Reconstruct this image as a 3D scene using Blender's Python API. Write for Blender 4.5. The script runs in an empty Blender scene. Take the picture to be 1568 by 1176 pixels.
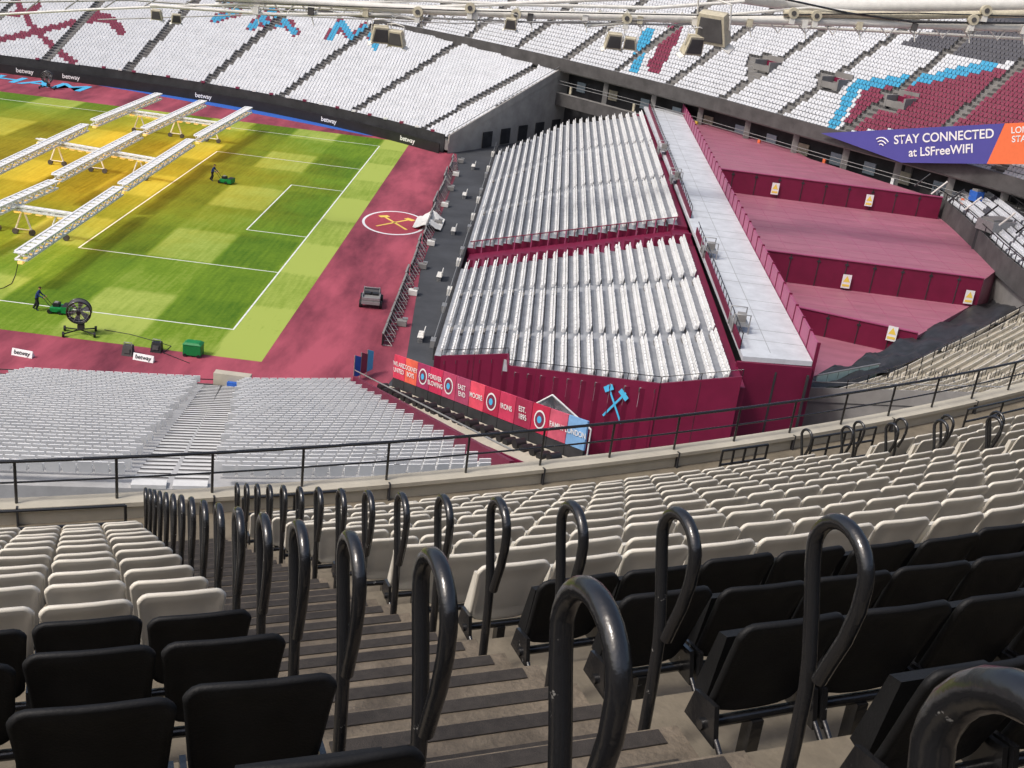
import bpy, math, random
import numpy as np
from mathutils import Vector, Matrix
random.seed(7); np.random.seed(7)
scene=bpy.context.scene
# ------------------------------------------------------------------ camera
TH=math.radians(22.5); ROLL=math.radians(7.12); FPX=1786.0
CAM=Vector((20.1,-77.0,30.4))
R0=Vector((1,0,0)); U0=Vector((0,math.sin(TH),math.cos(TH))); FW=Vector((0,math.cos(TH),-math.sin(TH)))
RT=R0*math.cos(ROLL)+U0*math.sin(ROLL); UP=-R0*math.sin(ROLL)+U0*math.cos(ROLL)
cd=bpy.data.cameras.new("camera"); cam=bpy.data.objects.new("camera",cd); scene.collection.objects.link(cam)
cd.sensor_width=36; cd.lens=FPX/1568*36; cd.clip_end=3000; cd.clip_start=0.05
mw=Matrix.Identity(4)
for i in range(3):
    mw[i][0]=RT[i]; mw[i][1]=UP[i]; mw[i][2]=-FW[i]; mw[i][3]=CAM[i]
cam.matrix_world=mw; scene.camera=cam
# survey helpers (photogrammetry of the photograph -> metres)
def ray(u,v): return RT*(u-784)-UP*(v-588)+FW*FPX
def P(u,v,z=0.0):
    r=ray(u,v); t=(z-CAM.z)/r.z; return CAM+r*t
def PL(u,v,p,n):
    r=ray(u,v); t=(Vector(p)-CAM).dot(Vector(n))/r.dot(Vector(n)); return CAM+r*t
def proj(p):
    d=Vector(p)-CAM; z=d.dot(FW)
    return 784+d.dot(RT)/z*FPX, 588-d.dot(UP)/z*FPX
def inpoly(x,y,poly):
    c=False; n=len(poly); j=n-1
    for i in range(n):
        xi,yi=poly[i]; xj,yj=poly[j]
        if (yi>y)!=(yj>y) and x<(xj-xi)*(y-yi)/(yj-yi)+xi: c=not c
        j=i
    return c
def segd(x,y,pl):
    best=1e9
    for (ax,ay),(bx,by) in zip(pl[:-1],pl[1:]):
        L=(bx-ax)**2+(by-ay)**2; t=max(0,min(1,((x-ax)*(bx-ax)+(y-ay)*(by-ay))/L))
        best=min(best,math.hypot(x-ax-t*(bx-ax),y-ay-t*(by-ay)))
    return best
# ------------------------------------------------------------------ materials
def lin(c):
    c=c/255.0
    return c/12.92 if c<=0.04045 else ((c+0.055)/1.055)**2.4
def S(r,g,b): return (lin(r),lin(g),lin(b))
def M(name,col,rough=.6,metal=0.0,var=.18,scale=3.0,bump=0.0,emit=0.0,spec=.4,col2=None,fine=None,stretch=None,lo=.3,hi=.7):
    m=bpy.data.materials.new(name); m.use_nodes=True; nt=m.node_tree; N=nt.nodes; L=nt.links
    b=N['Principled BSDF']; b.inputs['Roughness'].default_value=rough; b.inputs['Metallic'].default_value=metal
    b.inputs['Specular IOR Level'].default_value=spec
    tc=N.new('ShaderNodeTexCoord'); n1=N.new('ShaderNodeTexNoise'); n1.inputs['Scale'].default_value=scale; n1.inputs['Detail'].default_value=6
    n1.inputs['Roughness'].default_value=.65
    if stretch:
        mp=N.new('ShaderNodeMapping'); mp.inputs['Scale'].default_value=stretch; L.new(tc.outputs['Object'],mp.inputs['Vector']); L.new(mp.outputs[0],n1.inputs['Vector'])
    else: L.new(tc.outputs['Object'],n1.inputs['Vector'])
    mr=N.new('ShaderNodeMapRange'); mr.inputs[1].default_value=lo; mr.inputs[2].default_value=hi
    L.new(n1.outputs['Fac'],mr.inputs[0])
    mx=N.new('ShaderNodeMix'); mx.data_type='RGBA'
    c2=col2 if col2 else tuple(min(1,c*(1+var)) for c in col)
    c1=col if col2 else tuple(c*(1-var) for c in col)
    mx.inputs[6].default_value=(*c1,1); mx.inputs[7].default_value=(*c2,1)
    L.new(mr.outputs[0],mx.inputs[0]); L.new(mx.outputs[2],b.inputs['Base Color'])
    if bump>0:
        bp=N.new('ShaderNodeBump'); bp.inputs['Strength'].default_value=bump; bp.inputs['Distance'].default_value=.02
        n2=N.new('ShaderNodeTexNoise'); n2.inputs['Scale'].default_value=(fine or scale*8); n2.inputs['Detail'].default_value=5
        L.new(tc.outputs['Object'],n2.inputs['Vector']); L.new(n2.outputs['Fac'],bp.inputs['Height']); L.new(bp.outputs[0],b.inputs['Normal'])
    if emit>0:
        b.inputs['Emission Color'].default_value=(*col,1); b.inputs['Emission Strength'].default_value=emit
    return m
m_cream=M("cream_seat_plastic",S(210,204,191),.42,var=.12,scale=1.7,bump=.05)
m_black=M("black_seat_plastic",(.0085,.0085,.009),.6,var=.35,scale=7,bump=.12,fine=110,spec=.28)
m_white=M("white_seat_plastic",S(208,210,215),.45,var=.10,scale=.6)
m_white2=M("pale_seat_plastic",S(224,224,223),.5,var=.08,scale=.6)
m_maroonseat=M("claret_seat_plastic",S(128,52,76),.5,var=.15,scale=1)
m_blueseat=M("sky_blue_seat_plastic",S(64,158,198),.5,var=.12,scale=1)
m_greyseat=M("dark_grey_seat_plastic",S(85,85,92),.5,var=.15,scale=1)
m_conc=M("stand_concrete",S(116,107,92),.85,var=.30,scale=2.2,bump=.4)
m_stair=M("stair_concrete",S(106,96,83),.85,var=.40,scale=5,bump=.5)
m_strip=M("anti_slip_strip",S(54,49,45),.8,var=.3,scale=20,bump=.3)
m_parapet=M("parapet_concrete",S(178,171,155),.8,var=.16,scale=.9,bump=.3)
m_farconc=M("terrace_concrete",S(128,126,124),.85,var=.2,scale=.5)
m_dconc=M("dark_concrete",S(78,76,76),.85,var=.3,scale=.6)
m_rail=M("black_painted_steel",(.012,.012,.013),.22,var=.3,scale=16,bump=.10,fine=40,spec=.85,col2=(.18,.175,.165),lo=.67,hi=.69)
m_steel=M("white_painted_steel",S(216,214,208),.5,var=.10,scale=2)
m_cable=M("galvanised_steel",S(150,150,150),.45,metal=.4,var=.15,scale=5)
m_maroon=M("claret_cladding",S(108,20,54),.5,var=.16,scale=.5)
m_maroonl=M("claret_barrier_panel",S(160,78,112),.45,var=.12,scale=.6)
m_pink=M("claret_terrace_membrane",S(158,100,116),.5,var=.16,scale=.3,bump=.1,stretch=(1,3,1))
m_walk=M("grey_deck",S(194,198,202),.5,var=.14,scale=.8)
m_blk=M("black_board",(.014,.014,.016),.5,var=.3,scale=1)
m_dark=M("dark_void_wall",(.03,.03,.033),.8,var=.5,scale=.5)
m_tarp=M("black_tarpaulin",(.03,.031,.034),.5,var=.4,scale=1.5,bump=.8,fine=3)
m_wht=M("white_paint",(.78,.78,.78),.5,var=.05,scale=2)
m_tread=M("aluminium_row_deck",S(150,153,158),.5,var=.2,scale=1.2)
m_green=M("green_plastic",S(10,120,60),.5)
m_blue=M("blue_carpet",S(45,95,180),.8,var=.15)
m_led=M("led_banner_blue",S(78,76,150),.5,var=.05,scale=.3)
m_orange=M("orange_banner",S(232,116,72),.5,var=.04)
m_lblue=M("sky_blue_paint",S(80,180,225),.5,var=.05)
m_yel=M("warning_yellow",S(235,205,90),.5,var=.03)
m_skin=M("skin",S(196,148,120),.6,var=.05); m_navy=M("navy_cloth",S(34,52,110),.9,var=.2,scale=15); m_dkcl=M("dark_trousers",S(30,30,36),.9,var=.2,scale=15); m_hair=M("hair",S(50,36,26),.9)
m_lamp=M("sodium_lamp",(1,.62,.2),.4,emit=.5)
m_glass=M("dim_glass",S(150,165,175),.15,var=.15,scale=.4)
m_cream2=M("floodlight_casing",S(190,182,160),.5,var=.2,scale=4)
# ------------------------------------------------------------------ mesh builder
class MB:
    def __init__(s,name): s.name=name; s.v=[]; s.f=[]; s.m=[]; s.sm=[]; s.mats=[]
    def mi(s,m):
        if m not in s.mats: s.mats.append(m)
        return s.mats.index(m)
    def add(s,vs,fs,m,smooth=False):
        o=len(s.v); k=s.mi(m); s.v+= [tuple(x) for x in vs]
        for f in fs: s.f.append(tuple(i+o for i in f)); s.m.append(k); s.sm.append(smooth)
    def hexa(s,b,t,m):
        n=len(b); vs=list(b)+list(t)
        fs=[tuple(range(n))[::-1],tuple(range(n,2*n))]+[(i,(i+1)%n,n+(i+1)%n,n+i) for i in range(n)]
        s.add(vs,fs,m)
    def box(s,c,sz,m,R=None):
        c=Vector(c); hx,hy,hz=[a/2 for a in sz]
        def q(x,y,z):
            w=Vector((x,y,z)); 
            if R is not None: w=R@w
            return c+w
        b=[q(-hx,-hy,-hz),q(hx,-hy,-hz),q(hx,hy,-hz),q(-hx,hy,-hz)]; t=[q(-hx,-hy,hz),q(hx,-hy,hz),q(hx,hy,hz),q(-hx,hy,hz)]
        s.hexa(b,t,m)
    def prism(s,poly,z0,z1,m):
        s.hexa([(p[0],p[1],z0) for p in poly],[(p[0],p[1],z1) for p in poly],m)
    def wall(s,p0,p1,z0,z1,th,m,z1b=None,z0b=None):
        p0=Vector((p0[0],p0[1],0)); p1=Vector((p1[0],p1[1],0)); e=(p1-p0).normalized(); n=Vector((-e.y,e.x,0))*th/2
        zb=z1 if z1b is None else z1b; z0b=z0 if z0b is None else z0b
        c=[p0-n,p1-n,p1+n,p0+n]
        s.hexa([(c[0].x,c[0].y,z0),(c[1].x,c[1].y,z0b),(c[2].x,c[2].y,z0b),(c[3].x,c[3].y,z0)],[(c[0].x,c[0].y,z1),(c[1].x,c[1].y,zb),(c[2].x,c[2].y,zb),(c[3].x,c[3].y,z1)],m)
    def tube(s,path,r,m,seg=8,caps=True):
        path=[Vector(p) for p in path]; n=len(path); vs=[]; prev=None
        for i,p in enumerate(path):
            d=(path[min(i+1,n-1)]-path[max(i-1,0)]).normalized()
            if prev is None:
                a=Vector((0,0,1)) if abs(d.z)<.9 else Vector((1,0,0)); x=d.cross(a).normalized()
            else: x=(prev-d*prev.dot(d)).normalized()
            y=d.cross(x); prev=x
            rr=r[i] if isinstance(r,(list,tuple)) else r
            for k in range(seg):
                t=2*math.pi*k/seg; vs.append(p+x*rr*math.cos(t)+y*rr*math.sin(t))
        fs=[]
        for i in range(n-1):
            for k in range(seg):
                k2=(k+1)%seg; fs.append((i*seg+k,i*seg+k2,(i+1)*seg+k2,(i+1)*seg+k))
        s.add(vs,fs,m,True)
        if caps: s.add(vs[:seg],[tuple(range(seg))[::-1]],m); s.add(vs[-seg:],[tuple(range(seg))],m)
    def build(s,parent=None,bevel=0):
        me=bpy.data.meshes.new(s.name); me.from_pydata(s.v,[],s.f)
        for m in s.mats: me.materials.append(m)
        me.polygons.foreach_set('material_index',s.m); me.polygons.foreach_set('use_smooth',s.sm); me.update()
        o=bpy.data.objects.new(s.name,me); scene.collection.objects.link(o)
        if parent: o.parent=parent
        if bevel:
            b=o.modifiers.new('bevel','BEVEL'); b.width=bevel; b.segments=2; b.limit_method='ANGLE'
        return o
def replicate(name,tpl,T,mats,inst_mat=None):
    tv,tf,tm,ts=tpl; n=len(T); nv=len(tv); nf=len(tf)
    R=np.array([np.array(a[0]) for a in T]); t=np.array([np.array(a[1]) for a in T])
    V=(np.einsum('nij,vj->nvi',R,tv)+t[:,None,:]).reshape(-1,3)
    lt=np.array([len(f) for f in tf]); li=np.concatenate([np.array(f) for f in tf])
    LI=(li[None,:]+(np.arange(n)*nv)[:,None]).ravel(); LT=np.tile(lt,n)
    LS=np.concatenate([[0],np.cumsum(LT)[:-1]])
    me=bpy.data.meshes.new(name); me.vertices.add(len(V)); me.loops.add(len(LI)); me.polygons.add(len(LT))
    me.vertices.foreach_set('co',V.ravel()); me.loops.foreach_set('vertex_index',LI.astype(np.int32))
    me.polygons.foreach_set('loop_start',LS.astype(np.int32)); me.polygons.foreach_set('loop_total',LT.astype(np.int32))
    for m in mats: me.materials.append(m)
    tm=np.array(tm); MI=np.tile(tm,n)
    if inst_mat is not None:
        im=np.repeat(np.array(inst_mat),nf); MI=np.where(MI==0,im,MI)
    me.polygons.foreach_set('material_index',MI.astype(np.int32)); me.polygons.foreach_set('use_smooth',np.tile(np.array(ts),n))
    me.update(calc_edges=True); me.validate()
    o=bpy.data.objects.new(name,me); scene.collection.objects.link(o); return o
def text(name,s,mat,origin,ex,ey,size,parent=None,off=0.02,align='CENTER'):
    cu=bpy.data.curves.new(name,'FONT'); cu.body=s; cu.size=size; cu.align_x=align; cu.align_y='CENTER'; cu.offset=size*.015
    ob=bpy.data.objects.new(name+"_tmp",cu); scene.collection.objects.link(ob)
    dg=bpy.context.evaluated_depsgraph_get(); me=bpy.data.meshes.new_from_object(ob.evaluated_get(dg))
    bpy.data.objects.remove(ob)
    ex=Vector(ex).normalized(); ey=Vector(ey).normalized(); ez=ex.cross(ey)
    o=Vector(origin)+ez*off
    for v in me.vertices: v.co=o+ex*v.co.x+ey*v.co.y
    me.materials.clear(); me.materials.append(mat)
    t=bpy.data.objects.new(name,me); scene.collection.objects.link(t)
    if parent: t.parent=parent
    return t
# ------------------------------------------------------------------ seat templates (local y = backwards/uphill, z up)
def seat_far():
    b=MB("t")
    b.hexa([(-.20,-.10,.40),(.20,-.10,.40),(.20,-.05,.40),(-.20,-.05,.40)],[(-.215,-.02,.84),(.215,-.02,.84),(.215,.03,.84),(-.215,.03,.84)],m_white)
    b.hexa([(-.20,-.30,.38),(.20,-.30,.38),(.20,-.13,.36),(-.20,-.13,.36)],[(-.20,-.24,.62),(.20,-.24,.62),(.20,-.14,.64),(-.20,-.14,.64)],m_white)
    return (np.array(b.v),b.f,b.m,b.sm)
def seat_near():
    b=MB("t"); SX=[-1,-.97,-.9,-.82,-.5,-.2,.2,.5,.82,.9,.97,1]; TZ=[0,.04,.12,.2,.45,.7,.86,.92,.97,1]; nx,nz=len(SX),len(TZ); vs=[]
    def pt(i,j,off):
        s=SX[i]; t=TZ[j]
        x=s*(.183+.026*t); z=.335+.425*t-(.04*abs(s)**12)*(t**5)+(.035*abs(s)**8)*(1-t)**4
        rid=.009 if (abs(s)>.85 or t>.9 or t<.08) else 0
        y=-.12+.12*t-.018*s*s+rid-.02*max(0,t-.85)
        return (x,y+off,z)
    for off in (0,-.03):
        for j in range(nz):
            for i in range(nx): vs.append(pt(i,j,off))
    fs=[]; o=nx*nz
    for j in range(nz-1):
        for i in range(nx-1):
            a=j*nx+i; fs.append((a,a+1,a+nx+1,a+nx)); fs.append((o+a,o+a+nx,o+a+nx+1,o+a+1))
    b.add(vs,fs,m_cream,True)
    rim=[pt(0,j,-.015) for j in range(nz)]+[pt(i,nz-1,-.015) for i in range(1,nx)]+[pt(nx-1,j,-.015) for j in range(nz-2,-1,-1)]+[pt(i,0,-.015) for i in range(nx-2,-1,-1)]
    b.tube(rim,.0155,m_cream,6)
    b.hexa([(-.18,-.27,.34),(.18,-.27,.34),(.18,-.19,.32),(-.18,-.19,.32)],[(-.17,-.2,.62),(.17,-.2,.62),(.17,-.15,.63),(-.17,-.15,.63)],m_cream)
    for sx in (-1,1):
        b.hexa([(sx*.212-.010,-.24,.25),(sx*.212+.010,-.24,.25),(sx*.212+.010,-.03,.25),(sx*.212-.010,-.03,.25)],
               [(sx*.212-.010,-.2,.38),(sx*.212+.010,-.2,.38),(sx*.212+.010,-.07,.40),(sx*.212-.010,-.07,.40)],m_rail)
        b.tube([(sx*.212,-.04,.28),(sx*.212,.05,.21)],.012,m_rail,5)
    b.tube([(-.235,-.12,.29),(.235,-.12,.29)],.022,m_rail,6)
    b.box((0,-.12,.14),(.05,.06,.28),m_rail)
    return (np.array(b.v),b.f,b.m,b.sm)
SF=seat_far(); SN=seat_near()
# ------------------------------------------------------------------ ground + pitch
def sheet(name,poly,z,mat):
    me=bpy.data.meshes.new(name); me.from_pydata([(p[0],p[1],z) for p in poly],[],[tuple(range(len(poly)))]); me.materials.append(mat)
    o=bpy.data.objects.new(name,me); scene.collection.objects.link(o); return o
m_asph=M("asphalt",S(64,66,70),.85,var=.3,scale=.25,bump=.3,fine=6)
sheet("ground",[(-1500,-1500),(1500,-1500),(1500,1500),(-1500,1500)],0,m_asph)
m_red=M("red_track_surface",S(96,34,50),.8,col2=S(166,76,92),scale=.45,bump=.2,fine=8,stretch=(.5,.14,1),lo=.34,hi=.62)  # dark stretched streaks paint mottled shadow into the track colour
sheet("running_track",[(-140,-17),(-12,-15.4),(2,-13),(11.5,-9.8),(12.6,-2),(11,20),(10.6,60),(9.6,69),(3,77),(-16,84),(-45,88),(-140,88)],.004,m_red)
def grass():
    m=bpy.data.materials.new("mown_grass"); m.use_nodes=True; N,L=m.node_tree.nodes,m.node_tree.links; b=N['Principled BSDF']; b.inputs['Roughness'].default_value=.9; b.inputs['Specular IOR Level'].default_value=.1
    tc=N.new('ShaderNodeTexCoord'); sp=N.new('ShaderNodeSeparateXYZ'); L.new(tc.outputs['Object'],sp.inputs[0])
    def mth(op,a,bv=None):
        n=N.new('ShaderNodeMath'); n.operation=op
        for i,x in enumerate((a,bv)):
            if x is None: continue
            if isinstance(x,(int,float)): n.inputs[i].default_value=x
            else: L.new(x,n.inputs[i])
        return n.outputs[0]
    def noise(scale,detail=4,vec=None,ro=.5):
        n=N.new('ShaderNodeTexNoise'); n.inputs['Scale'].default_value=scale; n.inputs['Detail'].default_value=detail; n.inputs['Roughness'].default_value=ro; L.new(vec or tc.outputs['Object'],n.inputs['Vector']); return n.outputs['Fac']
    nz=noise(.5)
    def stripe(c,per,off):
        s=mth('SINE',mth('MULTIPLY',mth('ADD',mth('ADD',c,mth('MULTIPLY',nz,.25)),off),2*math.pi/per))
        s=mth('MULTIPLY',s,7); n=N.new('ShaderNodeClamp'); n.inputs[1].default_value=-1; n.inputs[2].default_value=1; L.new(s,n.inputs[0]); return n.outputs[0]
    sx=stripe(sp.outputs['X'],11,0.0); sy=stripe(sp.outputs['Y'],17.5,3.2)
    st=mth('ADD',mth('MULTIPLY',mth('MULTIPLY',sx,sy),.10),mth('ADD',mth('MULTIPLY',sx,.17),mth('MULTIPLY',sy,.05)))
    n2=noise(.10,9,None,.7)
    mp=N.new('ShaderNodeMapping'); mp.inputs['Scale'].default_value=(3,.2,1); L.new(tc.outputs['Object'],mp.inputs['Vector'])
    n3=noise(1.2,8,mp.outputs[0])
    n5=noise(3.0,8,None,.75)
    f=mth('ADD',mth('ADD',st,.5),mth('ADD',mth('ADD',mth('MULTIPLY',mth('SUBTRACT',n2,.5),.9),mth('MULTIPLY',mth('SUBTRACT',n5,.5),.55)),mth('MULTIPLY',mth('SUBTRACT',n3,.5),.5)))
    mg=mth('MULTIPLY',mth('GREATER_THAN',sp.outputs['X'],.1),.26); f=mth('ADD',f,mg)
    mg=mth('MULTIPLY',mth('LESS_THAN',sp.outputs['Y'],-.1),.24); f=mth('ADD',f,mg)
    cr=N.new('ShaderNodeValToRGB'); L.new(f,cr.inputs[0]); e=cr.color_ramp.elements
    e[0].position=.1; e[0].color=(*S(66,100,26),1); e[1].position=1.0; e[1].color=(*S(158,172,84),1)
    x=cr.color_ramp.elements.new(.5); x.color=(*S(106,134,38),1)
    # yellow light around the grow rigs, painted into the grass colour
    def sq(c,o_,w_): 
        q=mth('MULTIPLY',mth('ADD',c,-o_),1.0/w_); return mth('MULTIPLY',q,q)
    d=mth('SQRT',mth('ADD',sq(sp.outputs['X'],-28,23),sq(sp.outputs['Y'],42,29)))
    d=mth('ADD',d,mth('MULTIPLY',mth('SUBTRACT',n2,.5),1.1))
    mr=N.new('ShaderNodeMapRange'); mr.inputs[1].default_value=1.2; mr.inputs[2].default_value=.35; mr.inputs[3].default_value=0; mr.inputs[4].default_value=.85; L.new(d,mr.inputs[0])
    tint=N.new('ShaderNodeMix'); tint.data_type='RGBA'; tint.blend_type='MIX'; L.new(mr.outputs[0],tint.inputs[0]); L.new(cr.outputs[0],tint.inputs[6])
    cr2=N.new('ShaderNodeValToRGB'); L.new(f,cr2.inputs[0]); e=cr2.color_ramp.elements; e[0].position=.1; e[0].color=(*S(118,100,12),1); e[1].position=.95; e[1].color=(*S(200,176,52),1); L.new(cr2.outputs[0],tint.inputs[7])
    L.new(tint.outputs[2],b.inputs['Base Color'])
    bp=N.new('ShaderNodeBump'); bp.inputs['Strength'].default_value=.5; bp.inputs['Distance'].default_value=.03
    L.new(noise(14),bp.inputs['Height']); L.new(bp.outputs[0],b.inputs['Normal'])
    return m
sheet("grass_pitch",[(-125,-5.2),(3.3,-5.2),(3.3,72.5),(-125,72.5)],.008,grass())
ln=MB("pitch_marking_lines"); m_line=M("worn_line_paint",(.72,.74,.68),.8,var=.15,scale=1.5)
def gl(x0,y0,x1,y1,w=.13):
    a=Vector((x0,y0,0)); b_=Vector((x1,y1,0)); e=(b_-a).normalized(); n=Vector((-e.y,e.x,0))*w/2; a=a-e*w/2; b_=b_+e*w/2
    ln.add([(q.x,q.y,.012+.0005*len(ln.f)) for q in (a-n,b_-n,b_+n,a+n)],[(0,1,2,3)],m_line)
gl(0,0,0,68); gl(0,0,-105,0); gl(0,68,-105,68)
gl(0,13.85,-16.5,13.85); gl(-16.5,13.85,-16.5,54.15); gl(-16.5,54.15,0,54.15)
gl(0,24.85,-5.5,24.85); gl(-5.5,24.85,-5.5,43.15); gl(-5.5,43.15,0,43.15)
ln.build()
bp_=[P(*q,0) for q in [(60,101),(200,121),(400,159),(560,193),(645,211),(640,216),(560,207),(400,176),(200,139),(60,116)]]
sheet("blue_carpet_strip",[(p.x,p.y) for p in bp_],.012,m_blue)
text("track_lettering","HAM",m_lblue,P(60,128,0)+Vector((0,0,.02)),(1,-.03,0),(0,1,0),6.2)
cr=MB("club_crest_mat"); cc=P(604,341,0)
def disc(b,c,rx,ry,z,m,n=40): b.add([(c.x+rx*math.cos(2*math.pi*i/n),c.y+ry*math.sin(2*math.pi*i/n),z) for i in range(n)],[tuple(range(n))],m)
disc(cr,cc,3.1,4.4,.010,m_wht); disc(cr,cc,2.85,4.1,.014,M("crest_claret",S(160,62,76),.8))
for sgn in (-1,1):
    R=Matrix.Rotation(sgn*.62,3,'Z'); cr.box(cc+Vector((0,0,.02)),(.24,5,.01),m_yel,R)
    cr.box(cc+R@Vector((0,2.2,.0))+Vector((0,0,.026+.004*sgn)),(1.0,.6,.01),m_yel,R)
cr.build()
# ------------------------------------------------------------------ tiers
def smooth_curve(pts,n=300):
    pts=[Vector((p[0],p[1],0)) for p in pts]; Q=[pts[0]*2-pts[1]]+pts+[pts[-1]*2-pts[-2]]; out=[]
    m=len(pts)-1; per=max(2,n//m)
    for i in range(m):
        p0,p1,p2,p3=Q[i:i+4]
        for k in range(per):
            t=k/per; out.append(.5*((2*p1)+(p2-p0)*t+(2*p0-5*p1+4*p2-p3)*t*t+(3*p1-p0-3*p2+p3)*t**3))
    out.append(pts[-1]); return out
def curve_np(pts,side,n=300,sm=6):
    c=np.array([[p.x,p.y] for p in smooth_curve(pts,n)]); d=np.gradient(c,axis=0); d/=np.linalg.norm(d,axis=1)[:,None]
    nn=np.stack([-d[:,1],d[:,0]],1)*side
    for _ in range(sm): nn[1:-1]=(nn[:-2]+nn[1:-1]+nn[2:])/3
    nn/=np.linalg.norm(nn,axis=1)[:,None]
    s=np.concatenate([[0],np.cumsum(np.linalg.norm(np.diff(c,axis=0),axis=1))]); return c,nn,s
def tier(name,pts,z0,rows,p,rise,side,aisles=(),pitch=.5,colfn=None,mats=None,slabmat=None,seatmask=None,row0=0,n=300,awid=.65,seatname=None,capmat=None,stepmat=None,drop=1.2,sm=6):
    c,nn,s=curve_np(pts,side,n,sm)
    b=MB(name); prof=[(0,z0-drop)]
    for j in range(rows): prof+=[(j*p,z0+j*rise),((j+1)*p,z0+j*rise)]
    prof+=[(rows*p,0)]
    vs=[];fs=[];npf=len(prof)
    for i in range(len(c)):
        for (d,z) in prof: q=c[i]+nn[i]*d; vs.append((q[0],q[1],z))
    for i in range(len(c)-1):
        for k in range(npf-1): fs.append((i*npf+k,(i+1)*npf+k,(i+1)*npf+k+1,i*npf+k+1))
    b.add(vs,fs,slabmat or m_farconc)
    for i in (0,len(c)-1):
        b.add([vs[i*npf+k] for k in range(npf)]+[(vs[i*npf][0],vs[i*npf][1],0)],[tuple(range(npf+1))],capmat or m_farconc)
        q0=c[i]; q1=c[i]+nn[i]*rows*p
        b.wall(q0,q1,z0-.3,z0+.7,.18,capmat or m_farconc,z1b=z0+rows*rise+.7,z0b=z0+rows*rise-.3)
        b.tube([(q0[0],q0[1],z0+1.1),(q1[0],q1[1],z0+rows*rise+1.1)],.04,m_cable,5)
    for a in aisles:
        i=int(np.searchsorted(s,a)); i=min(max(i,1),len(c)-2); nv=nn[i]; cv=c[i]; ang=math.atan2(nv[1],nv[0])-math.pi/2
        R=Matrix.Rotation(ang,3,'Z')
        for j in range(rows):
            q=cv+nv*((j+.75)*p); b.box((q[0],q[1],z0+j*rise+rise*.25),(1.1,p*.5,rise*.5),stepmat or m_dconc,R)
            q=cv+nv*((j+.05)*p); b.box((q[0],q[1],z0+j*rise+.01),(1.1,.06,.02),m_dconc,R)
    o=b.build()
    T=[];im=[]
    for j in range(row0,rows):
        cj=c+nn*(j*p+p*.78); sj=np.concatenate([[0],np.cumsum(np.linalg.norm(np.diff(cj,axis=0),axis=1))])
        cnt=int(sj[-1]/pitch)
        for k in range(cnt):
            t=(k+.5)*pitch; x=np.interp(t,sj,cj[:,0]); y=np.interp(t,sj,cj[:,1]); bt=np.interp(t,sj,s); fac=sj[-1]/s[-1]
            if any(abs(bt-a)*fac<awid for a in aisles): continue
            if t<.5 or t>sj[-1]-.5: continue
            nx=np.interp(t,sj,nn[:,0]); ny=np.interp(t,sj,nn[:,1]); z=z0+j*rise
            u,v=proj((x,y,z+.6))
            if u<-160 or u>1740 or v<-140 or v>1000: continue
            if seatmask and not seatmask(x,y,u,v): continue
            h=math.hypot(nx,ny); nx/=h; ny/=h; a_=random.uniform(-.05,.05); nx,ny=nx*math.cos(a_)-ny*math.sin(a_),nx*math.sin(a_)+ny*math.cos(a_)
            T.append((((ny,nx,0),(-nx,ny,0),(0,0,1)),(x,y,z))); im.append(colfn(u,v) if colfn else 0)
    replicate(seatname or (name+"_seats"),SF,T,mats or [m_white],im)
K=(-45,-5)
flow=[(-140,86),(-100,86),(-70,86),(-45,86)]+[(K[0]+91*math.sin(math.radians(a)),K[1]+91*math.cos(math.radians(a))) for a in (6,12,18,24,30,36)]
cH=[[(-10,64),(60,48),(110,36),(150,30)],[(20,-10),(45,35),(70,62),(115,98)],[(0,20),(30,22),(60,10)]]
def colL(u,v):
    for pl in cH:
        if segd(u,v,pl)<4.8: return 1
    if segd(u,v,[(145,22),(170,32),(185,46)])<7.5: return 1
    for pl in [[(385,42),(418,16),(452,50)],[(398,36),(445,38)],[(505,58),(522,34),(540,60),(560,42),(576,74)],[(340,0),(365,18),(330,30)]]:
        d=segd(u,v,pl)
        if d<4.2: return 2
        if d<6.8 and v<60: return 1
    return 0
c,nn,s=curve_np(flow,1)
ais=[]; x=s[-1]-4.5
while x>20: ais.append(x); x-=11.5
m_cap=M("end_wall_concrete",S(160,156,150),.8,var=.18,scale=.5)
tier("far_lower_stand",flow,1.6,34,.82,.25,1,aisles=ais,colfn=colL,mats=[m_white,m_maroonseat,m_blueseat],seatname="far_lower_stand_seating",capmat=m_cap)
hb=MB("far_advertising_hoarding"); cf=c-nn*1.0
for i in range(0,len(cf)-5,5): hb.wall(cf[i],cf[min(i+5,len(cf)-1)],0,1.25,.15,m_blk)
cg=c-nn*.1
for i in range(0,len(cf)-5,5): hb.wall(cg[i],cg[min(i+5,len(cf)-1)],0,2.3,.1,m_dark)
for i in range(0,len(cf)-5,9): hb.box((cg[i][0],cg[i][1],2.4),(.5,.3,.25),m_wht if i%2 else m_maroonseat)
# openings and rails on the end wall
ce_=c[-1]; ne_=nn[-1]; te_=np.array([ne_[1],-ne_[0]])
for k in range(5):
    d=8+k*4; q=ce_+ne_*d+te_*.12; hb.box((q[0],q[1],1.1+.1*k),(2.0,.1,2.0),m_dark,Matrix.Rotation(math.atan2(ne_[1],ne_[0]),3,'Z'))
hbo=hb.build()
for k in range(12):
    if k in (1,3,4,6,7): continue
    t=s[-1]-6-k*6.5; i=int(np.searchsorted(s,t)); 
    if i<2: break
    q=cf[i]; e=Vector((nn[i][1],-nn[i][0],0)); text("hoarding_text","betway",m_wht,(q[0],q[1],.66),e,(0,0,1),.85,hbo,off=.1)
fup=[(-60,124),(-38,121),(-15,112),(10.6,97),(33.3,77),(51,56.5),(66,39.5),(76,22)]
ZU=10.3
mar_poly=[(1288,200),(1325,136),(1440,124),(1530,106),(1640,95),(1640,200)]
drk_poly=[(1440,42),(1640,42),(1640,92),(1530,95),(1380,66)]
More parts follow.
